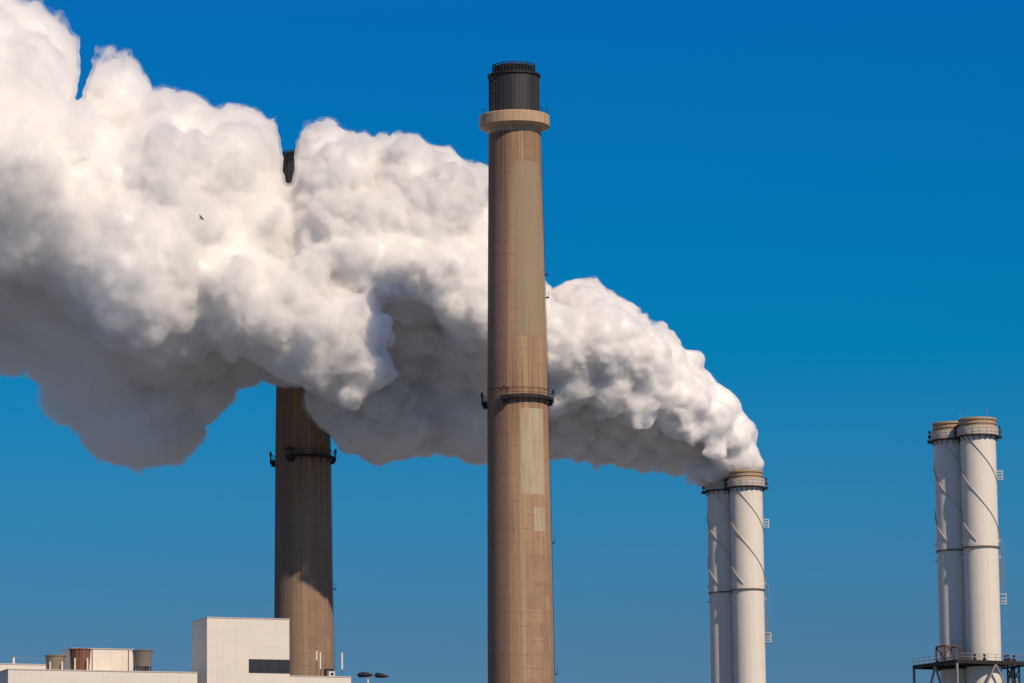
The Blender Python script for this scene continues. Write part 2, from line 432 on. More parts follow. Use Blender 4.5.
conc = concrete(z1(128), z1(396))
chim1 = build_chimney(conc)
D2 = 846.0
axis2 = at(303.6, 600, D2)
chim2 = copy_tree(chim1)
for q in list(chim2.children):
    if q.name.startswith('coating_patch'): bpy.data.objects.remove(q)
chim2.location = (axis2.x, axis2.y, 0)
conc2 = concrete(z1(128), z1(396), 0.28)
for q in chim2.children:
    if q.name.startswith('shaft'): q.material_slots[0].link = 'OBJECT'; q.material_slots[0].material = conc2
chim2['label'] = 'tall concrete chimney half hidden by the steam, shaded shaft behind the white tower block'

# ------------------------------------------------------------------ steel stacks in pairs
D3 = 758.0
ax3 = at(979.6, 500, D3)
k3 = mpp(500, D3)
def z3(py): return at(980, py, D3 - 3.0).z
R3 = 17.75 * k3
cream = paint('cream_painted_steel', (0.80, 0.755, 0.67), 0.42, (0.34, 0.28, 0.22))
strake_m = plain('weathered_strake_steel', (0.46, 0.40, 0.33), .7)
rustband = paint('rusty_rim_steel', (0.46, 0.33, 0.21), 0.6, (0.20, 0.10, 0.05))

def build_stack():
    t = empty('steel_stack', (ax3.x, ax3.y, 0), 'cream steel stack with rusty rim, nearer one of the smokeless pair', 'stack', 'cream steel stacks standing in pairs')
    zt, zband, zdk = z3(417), z3(425), z3(434)
    zj = z3(546)
    s = MB(); s.lathe([(R3 * .975, 0), (R3 * .975, zj - .25), (R3, zj - .2), (R3, zt - .3)], 96, closed=False)
    sh = s.build('shaft', cream, t, 40)
    b = MB(); rr = R3 * 1.0
    b.lathe([(rr - .25, zband - .6), (rr + .10, zband - .6), (rr + .10, zt - .35), (rr + .28, zt - .3), (rr + .28, zt - .02), (rr + .2, zt + .05), (rr - .25, zt + .05)], 96)
    b.lathe([(rr + .10, zt - 1.0), (rr + .24, zt - 1.0), (rr + .24, zt - .85), (rr + .10, zt - .85)], 96)
    b.build('rim', rustband, t, 30)
    # inner flue mouth
    b = MB(); b.lathe([(rr - .3, zt - 3), (rr - .26, zt - 3), (rr - .26, zt - .05), (rr - .3, zt - .05)], 72); b.lathe([(0, zt - 2.9), (rr - .27, zt - 2.9)], 72, closed=False)
    b.build('mouth', STEEL_DARK, t)
    # gallery
    g = MB(); ro = R3 + 0.62
    g.lathe([(R3 + .0, zdk - .22), (ro, zdk - .22), (ro, zdk), (R3 + .0, zdk)], 96)
    for k in range(20):
        a = 2 * PI * k / 20; d = Vector((math.sin(a), -math.cos(a), 0))
        g.bar(d * (R3 - .03) + Vector((0, 0, zdk - .95)), d * (ro - .05) + Vector((0, 0, zdk - .22)), .1)
    g.build('gallery', STEEL_DARK, t)
    k_ = MB()
    k_.lathe([(R3 + .42, zdk + .06), (R3 + .47, zdk + .06), (R3 + .47, zband - .12), (R3 + .42, zband - .12)], 96)
    k_.build('wind_screen', paint('weathered_screen', (0.62, 0.56, 0.48), .8, (.30, .22, .15)), t, 30)
    r = MB()
    for k in range(20):
        a = 2 * PI * k / 20; d = Vector((math.sin(a), -math.cos(a), 0)) * (ro - .04)
        r.bar(d + Vector((0, 0, zdk)), d + Vector((0, 0, zdk + 1.2)), .035)
    for h in (.55, 1.15):
        r.lathe([(ro - .05, zdk + h), (ro - .02, zdk + h), (ro - .02, zdk + h + .035), (ro - .05, zdk + h + .035)], 64)
    r.build('railing', STEEL_GREY, t)
    for a in (-1.75, 1.62):
        b = MB(); d = Vector((math.sin(a), -math.cos(a), 0)) * (ro + .1) + Vector((0, 0, zdk))
        b.box(d + Vector((0, 0, -.15)), (.75, .75, .5)); b.bar(d, d + Vector((0, 0, 1.7)), .1); b.rod(d + Vector((0, 0, 1.35)), d + Vector((0, 0, 1.85)), .2, .14); b.box(d + Vector((0, 0, .75)), (.5, .4, .55))
        b.build('lamp_bracket', STEEL_DARK, t)
    # lightning rod
    b = MB(); b.rod((R3 * .45, -R3 * .8, zt), (R3 * .45, -R3 * .8, zt + 1.9), .045, .02, 6); b.build('lightning_rod', STEEL_GREY, t)
    # three strakes wound round the upper part
    pitch = 146 * k3
    z_hi = zdk - 1.0; z_lo = zj + .9
    for st in range(3):
        b = MB(); n = 110; pts = []
        # phase: on the near face one strake leaves the ring at x = -0.62 R
        th0 = math.radians(-29) + 2 * PI * st / 3
        tot = (z_hi - z_lo) / pitch * 2 * PI
        for i in range(n + 1):
            a = th0 + tot * i / n; z = z_hi + (z_lo - z_hi) * i / n
            d = Vector((math.sin(a), -math.cos(a), 0)); pts.append((d * (R3 - .02), d * (R3 + .15), z))
        for (a0, a1, za), (b0, b1, zb_) in zip(pts, pts[1:]):
            h = Vector((0, 0, .04))
            A = [a0 + Vector((0, 0, za)) - h, a1 + Vector((0, 0, za)) - h, a1 + Vector((0, 0, za)) + h, a0 + Vector((0, 0, za)) + h]
            B = [b0 + Vector((0, 0, zb_)) - h, b1 + Vector((0, 0, zb_)) - h, b1 + Vector((0, 0, zb_)) + h, b0 + Vector((0, 0, zb_)) + h]
            for i in range(4):
                j = (i + 1) % 4; b.quad([A[i], A[j], B[j], B[i]])
        b.build('strake', strake_m, t)
    # joint flange
    b = MB(); b.lathe([(R3 - .05, zj - .16), (R3 + .14, zj - .16), (R3 + .14, zj + .10), (R3 - .05, zj + .10)], 96)
    b.build('flange', plain('dull_flange_steel', (0.16, 0.12, 0.09), 0.7), t, 30)
    # fixings left and right of the flange
    for a in (-1.62, 1.58):
        for dz in (1.2, -1.6):
            b = MB(); d = Vector((math.sin(a), -math.cos(a), 0)) * (R3 + .12); b.box(d + Vector((0, 0, zj + dz)), (.35, .35, .4))
            b.build('lug', WHITE, t)
    # caged ladder on the eastern side, with its landings
    a = 1.45; d = Vector((math.sin(a), -math.cos(a), 0)); sv = Vector((math.cos(a), math.sin(a), 0)); up = Vector((0, 0, 1))
    rot = Matrix((sv, d, up)).transposed()
    l = MB(); za, zc = z3(603), z3(533)
    for q in (-.22, .22):
        l.bar(d * (R3 + .18) + sv * q + up * za, d * (R3 + .18) + sv * q + up * zc, .06)
    for q, o_ in ((-.35, .5), (0, .85), (.35, .5)):
        l.bar(d * (R3 + o_) + sv * q + up * za, d * (R3 + o_) + sv * q + up * (zc - 1.0), .05)
    z = za
    while z < zc:
        l.bar(d * (R3 + .18) - sv * .22 + up * z, d * (R3 + .18) + sv * .22 + up * z, .04)
        l.bar(d * (R3 + .2) - sv * .36 + up * z, d * (R3 + .85) + up * z, .045); l.bar(d * (R3 + .2) + sv * .36 + up * z, d * (R3 + .85) + up * z, .045)
        z += .75
    lad = l.build('caged_ladder', STEEL_GREY, t)
    for y, hh in ((478, 1.5), (603, 1.7)):
        z = z3(y); b = MB(); c = d * (R3 + .55) + up * z
        b.box(c, (1.3, 1.0, .1), rot)
        for h in (.5, 1.0, hh): 
            b.box(c + d * .47 + up * h, (1.3, .05, .06), rot); b.box(c + sv * .62 + up * h, (.05, 1.0, .06), rot); b.box(c - sv * .62 + up * h, (.05, 1.0, .06), rot)
        for q in (-.62, .62): b.bar(c + d * .47 + sv * q, c + d * .47 + sv * q + up * hh, .06)
        b.build('landing', WHITE, lad)
    return t

stack1 = build_stack()
# depth of the steaming pair follows from its height: same stacks, further off
zt3 = z3(417); lo, hi = 700.0, 1000.0
for _ in range(50):
    mid = (lo + hi) / 2
    if at(747, 470, mid - 3.0).z < zt3: lo = mid
    else: hi = mid
D4 = lo
DDX, DDY = -4.05, 5.1
def put(ref, label, p):
    c = copy_tree(ref); c.location = (p[0], p[1], 0); c['label'] = label; return c
put(stack1, 'cream steel stack with ochre rim, half shaded behind its smokeless twin', (ax3.x + DDX, ax3.y + DDY))
ax4 = at(746.4, 500, D4)
put(stack1, 'cream steel stack under the steam plume, nearer of its pair and sunlit', (ax4.x, ax4.y))
put(stack1, 'cream steel stack under the steam plume, mostly shaded by its nearer twin', (ax4.x + DDX, ax4.y + DDY))

# ------------------------------------------------------------------ support frame round the smokeless pair
def support_frame():
    D = 750.0
    c0 = at(956.5, 659.5, D); zd = c0.z
    ang = math.atan2(.475, .88)
    t = empty('support_frame', (c0.x, c0.y, 0), 'dark steel support frame with railed deck round the two smokeless stacks', 'steel frame', rz=ang)
    LU, LV = 16.0, 13.4
    up = Vector((0, 0, 1))
    iv = Matrix.Rotation(-ang, 3, 'Z')
    loc = [iv @ Vector((p[0] - c0.x, p[1] - c0.y, 0)) for p in ((ax3.x, ax3.y), (ax3.x + DDX, ax3.y + DDY))]
    # deck: beams and planking strips that leave the stacks free
    b = MB()
    for v in (0.15, LV - .15): b.bar((0, v, zd - .3), (LU, v, zd - .3), .3, .55)
    for u in (0.15, LU - .15): b.bar((u, .31, zd - .3), (u, LV - .31, zd - .3), .55, .3)
    b.build('edge_beam', STEEL_DARK, t)
    b = MB(); st = .6
    u = .05
    while u < LU - .1:
        v = .05
        while v < LV - .1:
            if all((u + st / 2 - q.x) ** 2 + (v + st / 2 - q.y) ** 2 > (R3 + .25) ** 2 for q in loc):
                b.box((u + st / 2, v + st / 2, zd + .03), (st - .02, st - .02, .06))
            v += st
        u += st
    b.build('deck', plain('deck_grating', (0.09, 0.085, 0.085), 0.7, .2), t)
    b = MB()
    for q in loc:
        b.lathe([(R3 + .02, zd - .75), (R3 + .4, zd - .75), (R3 + .4, zd - .05), (R3 + .02, zd - .05)], 64)
        n = len(b.v) - 64 * 4 * 4
        for i in range(n, len(b.v)): b.v[i] = (b.v[i][0] + q.x, b.v[i][1] + q.y, b.v[i][2])
    b.build('guide_collar', STEEL_DARK, t)
    # railing
    r = MB(); ring = [(0.1, .1), (LU - .1, .1), (LU - .1, LV - .1), (.1, LV - .1), (.1, .1)]
    for (xa, ya), (xb, yb) in zip(ring, ring[1:]):
        n = int(math.hypot(xb - xa, yb - ya) / 1.5)
        for k in range(n):
            p = Vector((xa + (xb - xa) * k / n, ya + (yb - ya) * k / n, zd + .06)); r.bar(p, p + up * 1.15, .06)
        for h in (.6, 1.15): r.bar((xa, ya, zd + h), (xb, yb, zd + h), .055)
    r.build('railing', STEEL_GREY, t)
    # posts and braces
    pu = [0.15, LU / 2 + 0.0, LU - .15]; pv = [.15, LV / 2, LV - .15]
    post_pts = [(pu[0], pv[0]), (pu[2], pv[0]), (pu[2], pv[2]), (pu[0], pv[2])]
    for (x, y) in post_pts:
        b = MB(); b.bar((x, y, 0), (x, y, zd - .57), .34); b.build('post', STEEL_GREY, t)
    lev = [zd - .55 - 10.5 * k for k in range(7)]
    for (xa, ya), (xb, yb) in zip(post_pts, post_pts[1:] + post_pts[:1]):
        b = MB(); m_ = Vector(((xa + xb) / 2, (ya + yb) / 2, 0))
        for i, z in enumerate(lev[:-1]):
            zn = max(lev[i + 1], .5)
            A = Vector((xa, ya, 0)); B = Vector((xb, yb, 0)); q = A.lerp(B, .5)
            b.bar(q + up * z, A.lerp(B, .12) + up * (zn + .2), .30); b.bar(q + up * z, A.lerp(B, .88) + up * (zn + .2), .30)
            b.bar(A + up * zn, B + up * zn, .28)
        b.build('brace', STEEL_GREY, t)
    # small bracing box on the deck beside the shaded stack
    b = MB(); x0, x1_, yA, yB, h = 0.9, 4.0, 4.6, 7.4, 2.75
    for x in (x0, x1_):
        for y in (yA, yB): b.bar((x, y, zd + .06), (x, y, zd + h), .2)
    for y in (yA, yB):
        b.bar((x0, y, zd + h), (x1_, y, zd + h), .22); b.bar((x0, y, zd + .1), (x1_, y, zd + h), .18); b.bar((x1_, y, zd + .1), (x0, y, zd + h), .18)
    b.bar((x0, yA, zd + h), (x0, yB, zd + h), .2); b.bar((x1_, yA, zd + h), (x1_, yB, zd + h), .2); b.bar((x0, yA, zd + .1), (x0, yB, zd + h), .18)
    b.build('bracing_box', plain('rusty_brace_steel', (0.13, 0.08, 0.065), 0.8), t)
    # boxes and valves on the deck
    for (x, y, s_) in ((6.5, 1.2, .45), (10.6, 1.0, .4), (11.4, 1.3, .6), (12.4, 1.0, .45), (4.4, 1.0, .4)):
        b = MB(); b.box((x, y, zd + .06 + s_ / 2), (s_, s_, s_)); b.rod((x, y, zd + .06 + s_), (x, y, zd + .55 + s_), .12, .12); b.rod((x - .2, y, zd + .6 + s_), (x + .2, y, zd + .6 + s_), .16, .16)
        b.build('valve_box', STEEL_DARK, t)
    # service mast with cross arms at the eastern side
    b = MB(); 
    for x in (12.0, 13.4):
        for y in (1.0, 2.4): b.bar((x, y, 0), (x, y, zd - .6), .22)
    for k in range(14):
        z = zd - 1.0 - k * 2.2
        if z < 2: break
        b.bar((12.0, 1.0, z), (13.4, 1.0, z - 2.0), .14); b.bar((13.4, 1.0, z), (13.4, 2.4, z - 2.0), .14); b.bar((12, 2.4, z), (12, 1.0, z - 2.0), .14)
        b.bar((12.0, 1.0, z), (13.4, 1.0, z), .14)
    b.build('lattice_mast', STEEL_DARK, t)
support_frame()

# ------------------------------------------------------------------ white plant buildings
BA = math.radians(20.0)                   # heading of the facades
BU = Vector((math.cos(BA), math.sin(BA), 0)); BV = Vector((-math.sin(BA), math.cos(BA), 0))
wall_white = cladding('white_cladding', (0.78, 0.725, 0.64))
coping_m = plain('roof_coping', (0.55, 0.50, 0.45), 0.6, 0, .2)
dark_glass = Mat('dark_strip_glazing', 0.25, 0, .5).base((0.035, 0.036, 0.045))
_v = dark_glass.coord('Object', (.7, .7, .7)); dark_glass.mix(dark_glass.mul(dark_glass.noise(_v, 1.0), .5), (0.05, .05, .055)); dark_glass = dark_glass.done()

def along(px_to, py, p0):
    """Metres to go along the facade direction from p0 until the picture column px_to is reached."""
    lo, hi = 0.0, 120.0
    def col(s):
        q = p0 + BU * s - CAM; return 512 + F_PX * q.dot(XA) / q.dot(FWD)
    for _ in range(60):
        mid = (lo + hi) / 2
        if col(mid) < px_to: lo = mid
        else: hi = mid
    return lo

def block(name, label, px0, py0, D, px1, depth, windows=(), cat='building'):
    p0 = at(px0, py0, D); W = along(px1, py0, p0); H = p0.z
    t = empty(name, (p0.x, p0.y, 0), label, cat, rz=BA)
    b = MB(); b.box((W / 2, depth / 2, (H - .15) / 2), (W, depth, H - .15)); b.build('wall', wall_white, t)
    b = MB(); th = .35
    b.box((W / 2, th / 2 - .06, H - .075), (W + .12, th, .15)); b.box((W / 2, depth - th / 2 + .06, H - .075), (W + .12, th, .15))
    b.box((th / 2 - .06, depth / 2, H - .078), (th, depth - 2 * th + .1, .15)); b.box((W - th / 2 + .06, depth / 2, H - .078), (th, depth - 2 * th + .1, .15))
    b.build('coping', coping_m, t)
    return t, W, H

DB = 600.0
# tower block
tow, TW, TH = block('tower_block', 'tall white tower block with one dark strip window', 207, 616.8, DB, 289.3, 7.5)
kB = mpp(660, DB)
zA, zB_ = TH - (671.6 - 616.8 - .9) * kB, TH - (659.3 - 616.8 - .9) * kB
ws = TW * (248.6 - 207) / (289.3 - 207)
b = MB(); b.box(((ws + TW + .05) / 2, .02, (zA + zB_) / 2), (TW + .05 - ws, .16, zB_ - zA))
b.box((TW - .02, 1.8, (zA + zB_) / 2), (.16, 3.4, zB_ - zA)); win = b.build('strip_window', dark_glass, tow)
b = MB()
for k in range(1, 4): b.box((ws + (TW - ws) * k / 4, -.07, (zA + zB_) / 2), (.06, .05, zB_ - zA))
b.box(((ws + TW) / 2, -.075, zA - .06), (TW - ws, .12, .12)); b.build('frame', STEEL_DARK, win)
# lower halls
hall, HW, HH = block('low_hall', 'long low white hall with rusty cowls along its flat roof', 8.2, 668.6, 588.0, 197.3, 22.0)
ann, AW, AH = block('low_annex', 'low white annex with antennas, beside the tower block', 281.0, 675.2, 605.5, 351.0, 12.0)
back, KW, KH = block('back_hall', 'white hall edge just visible behind the long low hall', -60.0, 662.2, 612.0, 46.0, 14.0)

def on_hall(px, D):
    """Ground point of something standing on the hall roof at this picture column."""
    p = at(px, 668, D); return Vector((p.x, p.y, HH))

# penthouse
p0 = at(72.0, 648.6, 599.0); PW = along(133.0, 649, p0)
ph = empty('roof_penthouse', (p0.x, p0.y, HH), 'white panelled penthouse between the rusty cowl and the grey cowl', 'penthouse', rz=BA)
PH = p0.z - HH
b = MB(); b.box((PW / 2, 3.0, PH / 2), (PW, 6.0, PH - .004)); b.build('wall', wall_white, ph)
b = MB(); b.box((PW / 2, 3.0, PH + .06), (PW + .2, 6.2, .12)); b.build('roof', coping_m, ph)
seam_m = plain('seam_steel', (0.16, 0.13, 0.11))
for f in (.33, .925):
    b = MB(); b.box((PW * f, -.03, PH / 2), (.12, .05, PH - .1)); b.build('panel_seam', seam_m, ph)

def cowl(px, top, bot, wtop, D, mat, label, legs):
    k = mpp(660, D); p = at(px, bot, D); r1 = wtop / 2 * k; h = (bot - top) * k
    base_z = HH
    t = empty('exhaust_cowl', (p.x, p.y, base_z), label, 'roof cowl', 'exhaust cowls on the low hall roof')
    h += p.z - base_z
    hl = h * .27 if legs else .12
    b = MB(); b.lathe([(r1 * .84, hl), (r1 * .985, h - .18), (r1 * 1.05, h - .16), (r1 * 1.05, h), (r1 * .95, h), (r1 * .78, hl)], 40)
    b.lathe([(0, h * .7), (r1 * .86, h * .7)], 40, closed=False)
    b.build('cone', mat, t, 35)
    for q in range(6):
        a = 2 * PI * (q + .4) / 6; d = Vector((math.sin(a), -math.cos(a), 0)) * r1 * .8
        b = MB(); b.bar(d + Vector((0, 0, -.02)), d + Vector((0, 0, hl + .1)), .16); b.build('leg', STEEL_DARK if legs else WHITE, t)
    if legs:
        b = MB(); b.rod((0, 0, 0), (0, 0, hl), r1 * .45, r1 * .45, 16); b.build('duct', STEEL_GREY, t)
    else:
        for q, sx in enumerate((-.38, .78)):
            b = MB(); b.bar((r1 * sx, -r1 * 1.02, -.02), (r1 * sx, -r1 * 1.02, h * .58), .17); b.build('guard_post', WHITE, t)
    return t
greyc = paint('grey_zinc', (0.20, 0.18, 0.16), .8, (.13, .09, .075), .48)
beige = paint('beige_zinc', (0.27, 0.22, 0.155), .8, (.17, .11, .10), .47)
rust = paint('rusted_sheet', (0.125, 0.040, 0.024), .9, (.42, .25, .17), .44)
cowl(55.3, 655.4, 667.2, 20.5, 594.6, beige, 'low beige exhaust cowl left of the rusty one', False)
cowl(80.2, 649.0, 668.4, 21.5, 595.6, rust, 'rust red exhaust cowl on the hall roof', False)
cowl(142.6, 650.3, 670.5, 20.5, 598.2, greyc, 'grey exhaust cowl on dark legs beside the white penthouse', True)

# vent pipe and cable railing on the hall roof
VD = 618.0
p = at(13.6, 660, VD); h = at(13.6, 656.4, VD).z - KH
t = empty('vent_pipe', (p.x, p.y, KH), 'short cream vent pipe standing on the back hall roof', 'vent pipe')
b = MB(); b.rod((0, 0, -.02), (0, 0, h - .15), .17, .17, 12); b.build('pipe', WHITE, t, 40)
b = MB(); b.rod((0, 0, h - .15), (0, 0, h), .22, .2, 12); b.build('cap', STEEL_GREY, t, 40)
b = MB(); pts = []
A = at(15, 657.2, VD + .2); pts = []
B_ = at(45.5, 658.6, VD + 4)
for k in range(5):
    q = A.lerp(B_, k / 4)
    b.bar((q.x, q.y, KH - .02), (q.x, q.y, q.z), .05)
b.bar(A, B_, .05); 
tag(b.build('roof_railing', STEEL_GREY), 'thin wire railing running from the vent pipe to the beige cowl', 'railing')

# antennas and units on the annex roof
def roof_z_point(px, D):
    p = at(px, 674, D); return Vector((p.x, p.y, AH))
def antenna(px, y0, y1, D, label, wpx=1.6):
    p = roof_z_point(px, D); za, zc = at(px, y1, D).z - AH, at(px, y0, D).z - AH; k = mpp(660, D)
    t = empty('panel_antenna', p, label, 'antenna', 'antennas on the annex roof')
    b = MB(); b.rod((0, .12, -.02), (0, .12, zc + .25), .035, .03, 8); b.build('mast', STEEL_DARK, t)
    b = MB(); w_ = wpx * k; n = 10
    b.rod((0, 0, za), (0, 0, zc), w_ / 2, w_ / 2, 14); b.build('radome', WHITE, t, 40)
    for z in (za + .2, zc - .2):
        b = MB(); b.box((0, .09, z), (.1, .12, .08)); b.build('bracket', STEEL_DARK, t)
antenna(316.6, 650.8, 660.2, 609.5, 'short white stick antenna on the annex, leftmost of three')
antenna(320.3, 652.0, 669.0, 610, 'tall white stick antenna standing close beside the short one')
antenna(342.0, 652.6, 669.5, 611, 'lone pale antenna on the annex against open sky', 2.0)
def unit(px0, px1, y0, D, mat, label, fan):
    p = roof_z_point((px0 + px1) / 2, D); k = mpp(672, D); W = (px1 - px0) * k; h = at(px0, y0, D).z - AH
    t = empty('rooftop_unit', p, label, 'rooftop unit', rz=BA)
    b = MB(); b.box((0, 0, h / 2), (W, .7, h)); b.build('casing', mat, t)
    b = MB(); b.box((0, -.37, h * .55), (W * .55, .05, h * .5)); b.build('grille', STEEL_DARK if mat is WHITE else STEEL_GREY, t)
    b = MB(); b.box((0, 0, h + .03), (W + .08, .78, .06)); b.build('lid', mat, t)
unit(324.5, 333.2, 669.6, 611, STEEL_DARK, 'dark rooftop unit behind the small white one', True)
unit(328.6, 334.2, 672.0, 609.6, WHITE, 'small white rooftop unit near the lone antenna', True)

# ------------------------------------------------------------------ floodlight mast
def lamp_mast():
    D = 300.0; k = mpp(675, D); p = at(367.8, 679, D)
    t = empty('light_mast', (p.x, p.y, 0), 'white post carrying two black lamp heads beside the annex', 'lamp mast')
    z = p.z
    b = MB(); b.rod((0, 0, 0), (0, 0, z + .1), .16, .065, 12); b.build('post', WHITE, t, 40)
    b = MB(); b.bar((-.62, 0, z + .12), (1.25, 0, z + .30), .07); b.bar((0, 0, z - .05), (0, 0, z + .32), .12); b.build('crossarm', STEEL_GREY, t)
    for xa, xb, zz, n in ((-.72, .33, z + .26, 0), (.48, 1.45, z + .22, 1)):
        b = MB(); L = xb - xa
        # a rounded shoe box head: loft of elliptical sections
        secs = [(0, .05, .04), (.08, .16, .11), (.3, .24, .17), (.65, .24, .15), (.9, .17, .07), (1, .06, .03)]
        if n: secs = [(0, .12, .10), (.1, .20, .17), (.4, .24, .17), (.7, .2, .11), (.92, .1, .05), (1, .04, .02)]
        rings = []
        for f, ry, rz_ in secs:
            rings.append([(xa + L * f, ry * math.cos(2 * PI * q / 12), zz + (rz_ * 1.25 if math.sin(2 * PI * q / 12) > 0 else rz_ * .75) * math.sin(2 * PI * q / 12) - (.09 * f if n else 0)) for q in range(12)])
        for ra, rb in zip(rings, rings[1:]):
            for q in range(12): b.quad([ra[q], ra[(q + 1) % 12], rb[(q + 1) % 12], rb[q]])
        b.quad(rings[0][::-1]); b.quad(rings[-1])
        b.build('lamp_head', STEEL_DARK, t, 50)
lamp_mast()

# ------------------------------------------------------------------ bird
def bird():
    p = at(201.3, 218, 560); b = MB()
    # body along a tilted axis, with raised and lowered wing
    body = [(-.26, .01), (-.2, .04), (-.05, .075), (.08, .07), (.16, .045), (.21, .04), (.25, .012)]
    rings = [[(x, r * math.cos(2 * PI * q / 10), r * math.sin(2 * PI * q / 10)) for q in range(10)] for x, r in body]
    for ra, rb in zip(rings, rings[1:]):
        for q in range(10): b.quad([ra[q], ra[(q + 1) % 10], rb[(q + 1) % 10], rb[q]])
    b.quad(rings[0][::-1]); b.quad(rings[-1])
    for sgn in (-1, 1):
        for top in (0, 1):
            h = .012 if top else -.008
            pts = [(.10, .05 * sgn, .02 + h), (.13, .28 * sgn, .10 + h), (.02, .55 * sgn, .06 + h), (-.05, .28 * sgn, .09 + h), (-.10, .05 * sgn, .02 + h)]
            b.quad(pts if top else pts[::-1])
    b.quad([(-.24, -.02, .0), (-.24, .02, 0), (-.38, .07, 0), (-.38, -.07, 0)])
    m = plain('dark_feathers', (0.035, 0.032, 0.03), .8, 0, .4, 12)
    o = b.build('bird', m)
    o.location = p; o.rotation_euler = (math.radians(70), math.radians(-35), math.radians(25))
    tag(o, 'tiny dark bird gliding in front of the steam', 'bird')
bird()

# ------------------------------------------------------------------ steam plume
NOI = np.random.RandomState(11)
def hash3(i, j, k, s):
    h = (i * 73856093) ^ (j * 19349663) ^ (k * 83492791) ^ (s * 2654435761 % 2147483647)
    h = (h ^ (h >> 13)) * 1274126177 & 0x7fffffff
    return ((h ^ (h >> 16)) & 0xffff).astype(np.float32) / 65535.0
def worley(P, cell, seed):
    """distance to the nearest jittered cell point, in cells"""
    Q = P / cell; I = np.floor(Q).astype(np.int64); best = np.full(len(P), 9.0, np.float32)
    for dx in (-1, 0, 1):
        for dy in (-1, 0, 1):
            for dz in (-1, 0, 1):
                c = I + np.array((dx, dy, dz))
                f = np.stack([c[:, a] + 0.1 + 0.8 * hash3(c[:, 0], c[:, 1], c[:, 2], seed * 3 + a + 1) for a in range(3)], 1)
                d = ((Q - f) ** 2).sum(1); best = np.minimum(best, d.astype(np.float32))
    return np.sqrt(best)
def vnoise(P, cell, seed):
    Q = P / cell; I = np.floor(Q).astype(np.int64); f = (Q - I).astype(np.float32); f = f * f * (3 - 2 * f); r = 0
    for dx in (0, 1):
        for dy in (0, 1):
            for dz in (0, 1):
                wgt = (f[:, 0] if dx else 1 - f[:, 0]) * (f[:, 1] if dy else 1 - f[:, 1]) * (f[:, 2] if dz else 1 - f[:, 2])
                r = r + wgt * hash3(I[:, 0] + dx, I[:, 1] + dy, I[:, 2] + dz, seed)
    return r - 0.5

DX_ = [(-200, 814), (0, 818), (200, 824), (303, 828), (400, 827), (515, 826), (600, 828), (700, D4 + 2), (760, D4 + 2)]
def plume_depth(px): return float(np.interp(px, [a for a, _ in DX_], [b for _, b in DX_]))

puffs = []            # (centre, radius)
def puff(px, py, r, off=0.0):
    D = plume_depth(px) + off; k = mpp(py, D)
    puffs.append((np.array(at(px, py, D)), r * k))

UP = [(760, 455), (755, 432), (740, 405), (722, 385), (703, 362), (680, 343), (660, 322), (640, 313), (617, 302), (600, 281), (583, 282), (565, 291), (545, 293), (520, 290), (500, 250), (488, 195), (484, 172), (468, 160), (450, 158), (438, 150), (415, 137), (395, 134), (377, 141), (362, 137), (340, 135), (320, 132), (301, 137), (288, 158), (275, 130), (258, 114), (240, 107), (215, 107), (200, 98), (180, 87), (158, 96), (143, 78), (126, 64), (108, 64), (98, 78), (86, 98), (76, 70), (72, 52), (58, 42), (40, 36), (26, 16), (15, 0), (0, -25), (-40, -40), (-90, -60)]
LOW = [(722, 474), (700, 477), (672, 476), (645, 474), (615, 470), (590, 466), (565, 458), (548, 459), (515, 458), (487, 461), (470, 464), (445, 455), (420, 452), (400, 446), (382, 459), (366, 461), (350, 438), (335, 414), (315, 400), (295, 393), (276, 392), (250, 386), (232, 396), (210, 420), (185, 436), (165, 464), (142, 466), (120, 454), (95, 430), (75, 411), (45, 396), (0, 378), (-50, 370), (-100, 380)]
ux = np.array([a for a, _ in UP][::-1], float); uy = np.array([b for _, b in UP][::-1], float)
lx = np.array([a for a, _ in LOW][::-1], float); ly = np.array([b for _, b in LOW][::-1], float)
def span(px):
    return float(np.interp(px, ux, uy)), float(np.interp(px, lx, ly))

# outline puffs, sitting just inside the edge of the plume
def outline(pts, inward, fac, zoff):
    for i, (x, y) in enumerate(pts):
        a = pts[max(0, i - 1)]; b = pts[min(len(pts) - 1, i + 1)]
        tx, ty = b[0] - a[0], b[1] - a[1]; L = math.hypot(tx, ty) or 1
        nx, ny = -ty / L * inward, tx / L * inward
        u, l = span(x); H = l - u
        r = min(32, max(9, H * fac)) * rnd.uniform(.8, 1.15)
        puff(x + nx * r, y + ny * r, r, min(13, zoff * H * .16) + rnd.uniform(-3, 3) * H / 300)
        if H > 120 and not (50 < x < 115 and y < 120) and not 270 < x < 300 and not (y > 380 and 300 < x < 366):
            r2 = r * 1.6; puff(x + nx * (r2 + 4), y + ny * (r2 + 4), r2, min(13, zoff * H * .16) + rnd.uniform(-5, 5))
outline(UP, -1, .12, 0.0)
outline(LOW, 1, .12, 0.5)

# body of the plume: puffs round an elliptic section
for px in list(range(740, 560, -11)) + list(range(560, -110, -14)):
    u, l = span(px); c, H = (u + l) / 2, (l - u) / 2
    if H < 6: continue
    k_ = mpp(300, 826)
    back = min(13.0, H * .10)                       # the shaded underside lies further off than the sunlit crest
    puff(px, c - H * .12, H * .52, 1.0); puff(px, c + H * .2, H * .48, back * .8)
    n = 10 if H > 60 else 7
    for k in range(n):
        a = 2 * PI * (k + rnd.random()) / n
        if math.sin(a) < (.05 if 370 < px < 545 else -.25) and math.cos(a) > -.1: continue
        r = H * rnd.uniform(.24, .42)
        ey = (H - r) * .92; ez = (H * .92 - r)
        puff(px + rnd.uniform(-7, 7), c - ey * math.sin(a) * rnd.uniform(.75, 1), r, -ez * math.cos(a) * k_ * rnd.uniform(.85, 1.1) + back * max(0, -math.sin(a)))

